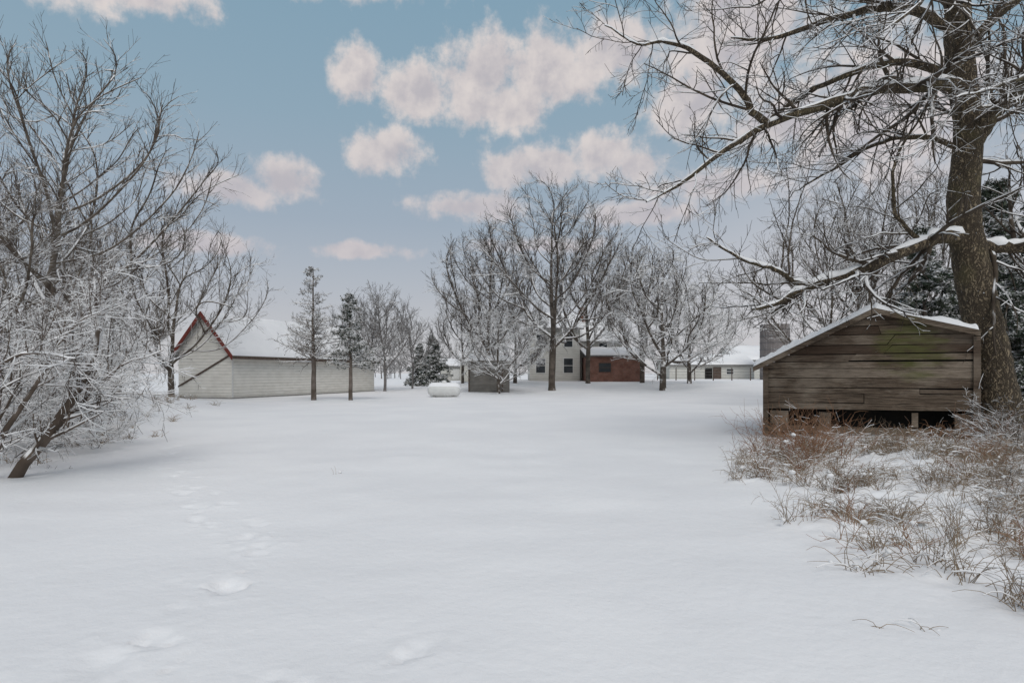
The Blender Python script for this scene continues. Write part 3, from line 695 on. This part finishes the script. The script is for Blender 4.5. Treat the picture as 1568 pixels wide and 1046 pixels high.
# ------------------------------------------------------------------ propane tank
def tank():
    e = empty('propane_tank', (-4.55, 42, gh(-4.55, 42)-.16))
    prof = [(-1.12,.001),(-1.1,.14),(-1.03,.29),(-.92,.39),(-.78,.44),(.78,.44),(.92,.39),(1.03,.29),(1.1,.14),(1.12,.001)]
    V = []; F = []; n = 28
    for (x, r) in prof:
        for i in range(n): a = i/n*2*math.pi; V.append((x, r*math.cos(a), .62+r*math.sin(a)))
    for k in range(len(prof)-1):
        for i in range(n): F.append((k*n+i, k*n+(i+1) % n, (k+1)*n+(i+1) % n, (k+1)*n+i))
    poly('shell', V, F, M_TANK, e, True)
    V = []; F = []
    for (x, r) in prof:
        for i in range(11):
            a = math.radians(35+11*i); rr = r+.07*math.sin(math.radians(18*i))*min(1, r*4); V.append((x*1.0, rr*math.cos(a), .622+rr*math.sin(a)))
    for k in range(len(prof)-1):
        for i in range(10): F.append((k*11+i, k*11+i+1, (k+1)*11+i+1, (k+1)*11+i))
    poly('snow_cap', V, F, M_SNOW, e, True)
    for i, x in enumerate((-.65, .65)):
        box('saddle_%d' % i, x-.06, x+.06, -.28, .28, -.1, .3, M_CONC, e)
    V = []; F = []
    for (r, z) in ((.16,1.0),(.17,1.16),(.14,1.24),(.06,1.28),(.001,1.29)):
        for i in range(16): a = i/16*2*math.pi; V.append((r*math.cos(a), r*math.sin(a), z))
    for k in range(4):
        for i in range(16): F.append((k*16+i, k*16+(i+1) % 16, (k+1)*16+(i+1) % 16, (k+1)*16+i))
    poly('valve_dome', V, F, M_TANK, e, True)
tank()

def fence():
    c = Col(); P = []; R = []
    xs = np.linspace(15, 37, 11)
    for x in xs:
        z = gh(x, 74); P.append([(x, 74, z-.2), (x, 74, z+.7), (x, 74, z+1.5)]); R.append([.07, .065, .06])
    c.tube(np.array(P, float), np.array(R), 6, 0)
    W = []; RW = []
    for k in range(4):
        W.append([(x, 73.92, gh(x, 74)+.35+k*.33) for x in xs]); RW.append([.012]*11)
    c.tube(np.array(W, float), np.array(RW), 4, 1)
    add_obj('wire_fence', c.mesh('fence', [M_RUST, M_WIRE]))
fence()

# ------------------------------------------------------------------ weeds
def weeds():
    rng = np.random.default_rng(91); c = Col()
    def blades(cx, cy, sx, sy, n, L, r, mi, arch=.3, clump=True, branch=0, snowy=True):
        if clump:
            k = max(3, n//16); ccx = cx+np.clip(rng.normal(0, sx, k), -1.9*sx, 1.9*sx); ccy = cy+np.clip(rng.normal(0, sy, k), -1.9*sy, 1.9*sy); j = rng.integers(0, k, n)
            x = ccx[j]+rng.normal(0, .06, n); y = ccy[j]+rng.normal(0, .06, n)
        else: x = rng.normal(cx, sx, n); y = rng.normal(cy, sy, n)
        z = height(x, y)-.04
        d = nrm(np.stack([rng.normal(0, .55, n), rng.normal(0, .55, n), np.full(n, 1.)], -1)); p = np.stack([x, y, z], -1)
        LL = L*rng.uniform(.5, 1.2, n); K = 6; P = np.zeros((n, K, 3)); P[:, 0] = p
        g = nrm(np.stack([rng.normal(size=n), rng.normal(size=n), np.full(n, -.8)], -1))
        for kk in range(1, K):
            d = nrm(d+g*arch*kk*.35+rng.normal(0, .07, (n, 3))); p = p+d*(LL/(K-1))[:, None]; P[:, kk] = p
        R = np.repeat(np.linspace(r, r*.4, K)[None], n, 0)
        c.tube(P, R, 3, mi)
        if branch:
            P2, R2 = kids(P, R, branch, rng, .35, 1, (25, 55), .35, 4, .12, .02, .7, .5, r*.45, .3, .04); c.tube(P2, R2, 3, mi)
            if snowy: sel = rng.random(len(P2)) < .12; c.snow(P2[sel], R2[sel], 2, 3, .004)
        if snowy:
            sel = rng.random(n) < .2; c.snow(P[sel], R[sel], 2, 4, .0045)
            sel = np.where(rng.random(n) < .035)[0]
            if len(sel):
                C = P[sel, 3]; K2 = 5; o = np.linspace(-1, 1, K2); w = rng.uniform(.02, .055, len(sel)); dr = nrm(np.stack([rng.normal(size=len(sel)), rng.normal(size=len(sel)), np.zeros(len(sel))], -1))
                PP = C[:, None]+dr[:, None]*o[None, :, None]*w[:, None, None]; PP[..., 2] += rng.normal(0, .003, PP.shape[:2])
                RR = w[:, None]*.62*np.sqrt(np.clip(1-o**2, .01, 1))[None]; c.tube(PP, RR, 6, 2)
    for (wx, wy, a, b) in WEEDS:
        ar = a*b
        blades(wx, wy, a*.5, b*.5, int(270*ar+60), .44, .0040, 0, .45)
        blades(wx, wy, a*.55, b*.55, int(85*ar+16), .52, .0040, 0, .22, True, 4)
        blades(wx, wy, a*.45, b*.45, int(28*ar+6), .48, .0044, 1, .18, True, 4)
    for (x, y, sx, sy, n, L) in [(5.2,11.6,.3,.5,100,.9),(6.5,13.0,.4,.25,50,.5),(8.3,12.0,.7,.25,90,.5),(9.5,11.9,.4,.3,80,.7),(4.9,10.6,.2,.3,60,.85),(7.4,12.6,.6,.2,30,.35),(5.9,13.6,.15,.3,30,.85)]:
        blades(x, y, sx, sy, n, L, .0048, 1, .10, True, 5)
    for (x, y, sx, sy, n, L) in [(-10.0,14.5,1.0,1.3,200,.35),(-12.6,19,1.0,1.8,220,.4),(-14.6,24,1.2,2.6,260,.4),(-9.2,11.2,.4,.7,80,.3),(-17,30,1.2,2.2,200,.4)]:
        blades(x, y, sx, sy, n, L, .006, 0, .3)
    blades(8.9,9.2,.8,.9,200,.55,.0036,0,.4,True,3); blades(6.4,7.9,.8,.8,160,.5,.0036,0,.4,True,3)
    blades(2.52,4.0,.10,.03,9,.22,.003,0,.9,False); blades(-2.86,10.2,.03,.03,3,.16,.003,0,.1,False); blades(.06,4.6,.02,.02,2,.06,.002,0,.1,False)
    return c.mesh('weeds', [M_TAN, M_RUSTY, M_TSNOW])
add_obj('dry_weeds', weeds())
sC = shrub(33, 1.1, 8, (20, 70), (6, 5, 3, 0), .009, .0026, .02, [M_BARKL, M_TSNOW], 1, .2, .004)
for (x, y, r, s) in [(8.6,10.2,0,1.0),(7.7,8.8,2,.9),(6.6,7.6,4,.7),(9.9,12.0,1,1.1),(5.9,6.6,1.5,.7)]:
    plant('snowy_brush', sC, x, y, r, s)

# ------------------------------------------------------------------ world
SUN_EL, SUN_AZ = 46, 172
w = bpy.data.worlds.new('World'); scene.world = w; w.use_nodes = True
try:
    w.cycles.sampling_method = 'NONE'
except Exception as ex: print(ex)
nt = w.node_tree; bg = nt.nodes['Background']; bg.inputs['Strength'].default_value = .1
sky = N(nt, 'ShaderNodeTexSky', sky_type='NISHITA'); sky.sun_disc = False
sky.sun_elevation = math.radians(SUN_EL); sky.sun_rotation = math.radians(SUN_AZ); sky.air_density = 1.2; sky.dust_density = 2.0
g = N(nt, 'ShaderNodeTexCoord').outputs['Generated']
sx = N(nt, 'ShaderNodeSeparateXYZ'); nt.links.new(g, sx.inputs[0])
az = math_(nt, 'MULTIPLY', math_(nt, 'ARCTAN2', sx.outputs[0], sx.outputs[1]), 57.2958)
el = math_(nt, 'MULTIPLY', math_(nt, 'ARCSINE', sx.outputs[2]), 57.2958)
def lin(c): return tuple(((v/255+.055)/1.055)**2.4*10 for v in c)
ramp = N(nt, 'ShaderNodeValToRGB'); nt.links.new(math_(nt, 'DIVIDE', el, 60.), ramp.inputs[0])
cr = ramp.color_ramp
stops = [(0, (204,203,206)), (.10, (184,187,195)), (.22, (160,173,187)), (.36, (144,168,184)), (.52, (132,163,182)), (1, (124,157,182))]
while len(cr.elements) < len(stops): cr.elements.new(.5)
for e_, (p, c) in zip(cr.elements, stops): e_.position = p; e_.color = (*[x/10 for x in lin(c)], 1)
sc10 = N(nt, 'ShaderNodeVectorMath', operation='SCALE'); nt.links.new(ramp.outputs[0], sc10.inputs[0]); sc10.inputs['Scale'].default_value = 10
base = mixc(nt, .92, sky.outputs[0], sc10.outputs[0])
rh = math_(nt, 'MULTIPLY', sstep(nt, az, 2, 30), sstep(nt, el, 24, 6))
base = mixc(nt, math_(nt, 'MULTIPLY', rh, .6), base, lin((210,207,210)))
q = N(nt, 'ShaderNodeCombineXYZ'); nt.links.new(az, q.inputs[0]); nt.links.new(el, q.inputs[1])
def cn(scale, detail, off=(0, 0, 0), rough=.55):
    a = N(nt, 'ShaderNodeVectorMath', operation='ADD'); nt.links.new(q.outputs[0], a.inputs[0]); a.inputs[1].default_value = off
    n_ = N(nt, 'ShaderNodeTexNoise', noise_dimensions='2D'); nt.links.new(a.outputs[0], n_.inputs['Vector']); n_.inputs['Scale'].default_value = scale
    n_.inputs['Detail'].default_value = detail; n_.inputs['Roughness'].default_value = rough; return n_.outputs['Fac']
BL = [(-13.6,25.2,2.8,2.6),(-9,23.8,4.8,2.6),(-3,25,5,4.2),(-1.5,23,6,2.4),(3.5,26,6,3.7),(9,27,5,2.9),
      (-11.4,19.2,3.8,2.4),(-.2,18,2.6,2.0),(4,18.3,4,1.9),(8,19.2,4.2,2.4),(11.5,18,3,1.7),
      (-20,15.9,3.2,2.1),(-24,15,5,1.4),(-3.5,14.8,6,1.4),(12,14,6,1.2),(20,27,8,4.8),(16,22.5,4.5,2.8),(23,20,5,2.2),(18,16,6,1.4),(31,20,9,6),
      (-35,28,10,2.4),(-20,31.5,13,2.0),(-27,10.5,6,1.0),(-14,10.8,5,.9),(3,11.5,6,.9)]
fld = None
for (a, e2, ra, re) in BL:
    s1 = N(nt, 'ShaderNodeVectorMath', operation='MULTIPLY_ADD'); nt.links.new(q.outputs[0], s1.inputs[0]); s1.inputs[1].default_value = (1/ra, 1/re, 0); s1.inputs[2].default_value = (-a/ra, -e2/re, 0)
    s3 = N(nt, 'ShaderNodeVectorMath', operation='LENGTH'); nt.links.new(s1.outputs[0], s3.inputs[0])
    v = s3.outputs['Value']
    fld = v if fld is None else math_(nt, 'SMOOTH_MIN', fld, v, .3)
fld = math_(nt, 'SUBTRACT', 1.0, fld)
n1 = cn(.30, 7, rough=.62); n1b = cn(.30, 4, (-.5, 1.5, 0), .58)
over = sstep(nt, math_(nt, 'ADD', math_(nt, 'MULTIPLY', el, .03), math_(nt, 'MULTIPLY', cn(.06, 3), 1.0)), 1.65, 2.0, -2, .8)
fld = math_(nt, 'MAXIMUM', fld, over)
dens = math_(nt, 'ADD', fld, math_(nt, 'MULTIPLY', math_(nt, 'SUBTRACT', n1, .47), 1.9))
alpha = sstep(nt, dens, -.08, .6, 0, .85)
rel = math_(nt, 'MULTIPLY', math_(nt, 'SUBTRACT', n1, n1b), 1.8)
lit = sstep(nt, math_(nt, 'ADD', rel, math_(nt, 'MULTIPLY', sstep(nt, dens, .9, .1), .35)), -.45, .65)
cc = mixc(nt, lit, lin((191,184,188)), lin((228,217,212)))
hz = sstep(nt, el, 8, 24, .65, 0)
cc = mixc(nt, hz, cc, mixc(nt, .5, sc10.outputs[0], lin((211,195,196))))
final = mixc(nt, alpha, base, cc)
nt.links.new(final, bg.inputs['Color'])

sun = bpy.data.lights.new('sun', 'SUN'); sun.energy = 1.35; sun.angle = math.radians(30); sun.color = (1, .97, .93)
so = bpy.data.objects.new('sun', sun); scene.collection.objects.link(so)
d = Vector((math.sin(math.radians(SUN_AZ))*math.cos(math.radians(SUN_EL)), math.cos(math.radians(SUN_AZ))*math.cos(math.radians(SUN_EL)), math.sin(math.radians(SUN_EL))))
so.rotation_euler = d.to_track_quat('Z', 'Y').to_euler()

cam = bpy.data.cameras.new('camera'); co = bpy.data.objects.new('camera', cam); scene.collection.objects.link(co)
cam.lens = 22; cam.sensor_width = 36; cam.shift_y = .031; cam.clip_end = 6000; cam.clip_start = .05
co.location = (0, 0, 1.6); co.rotation_euler = (math.radians(90), 0, 0)
scene.camera = co
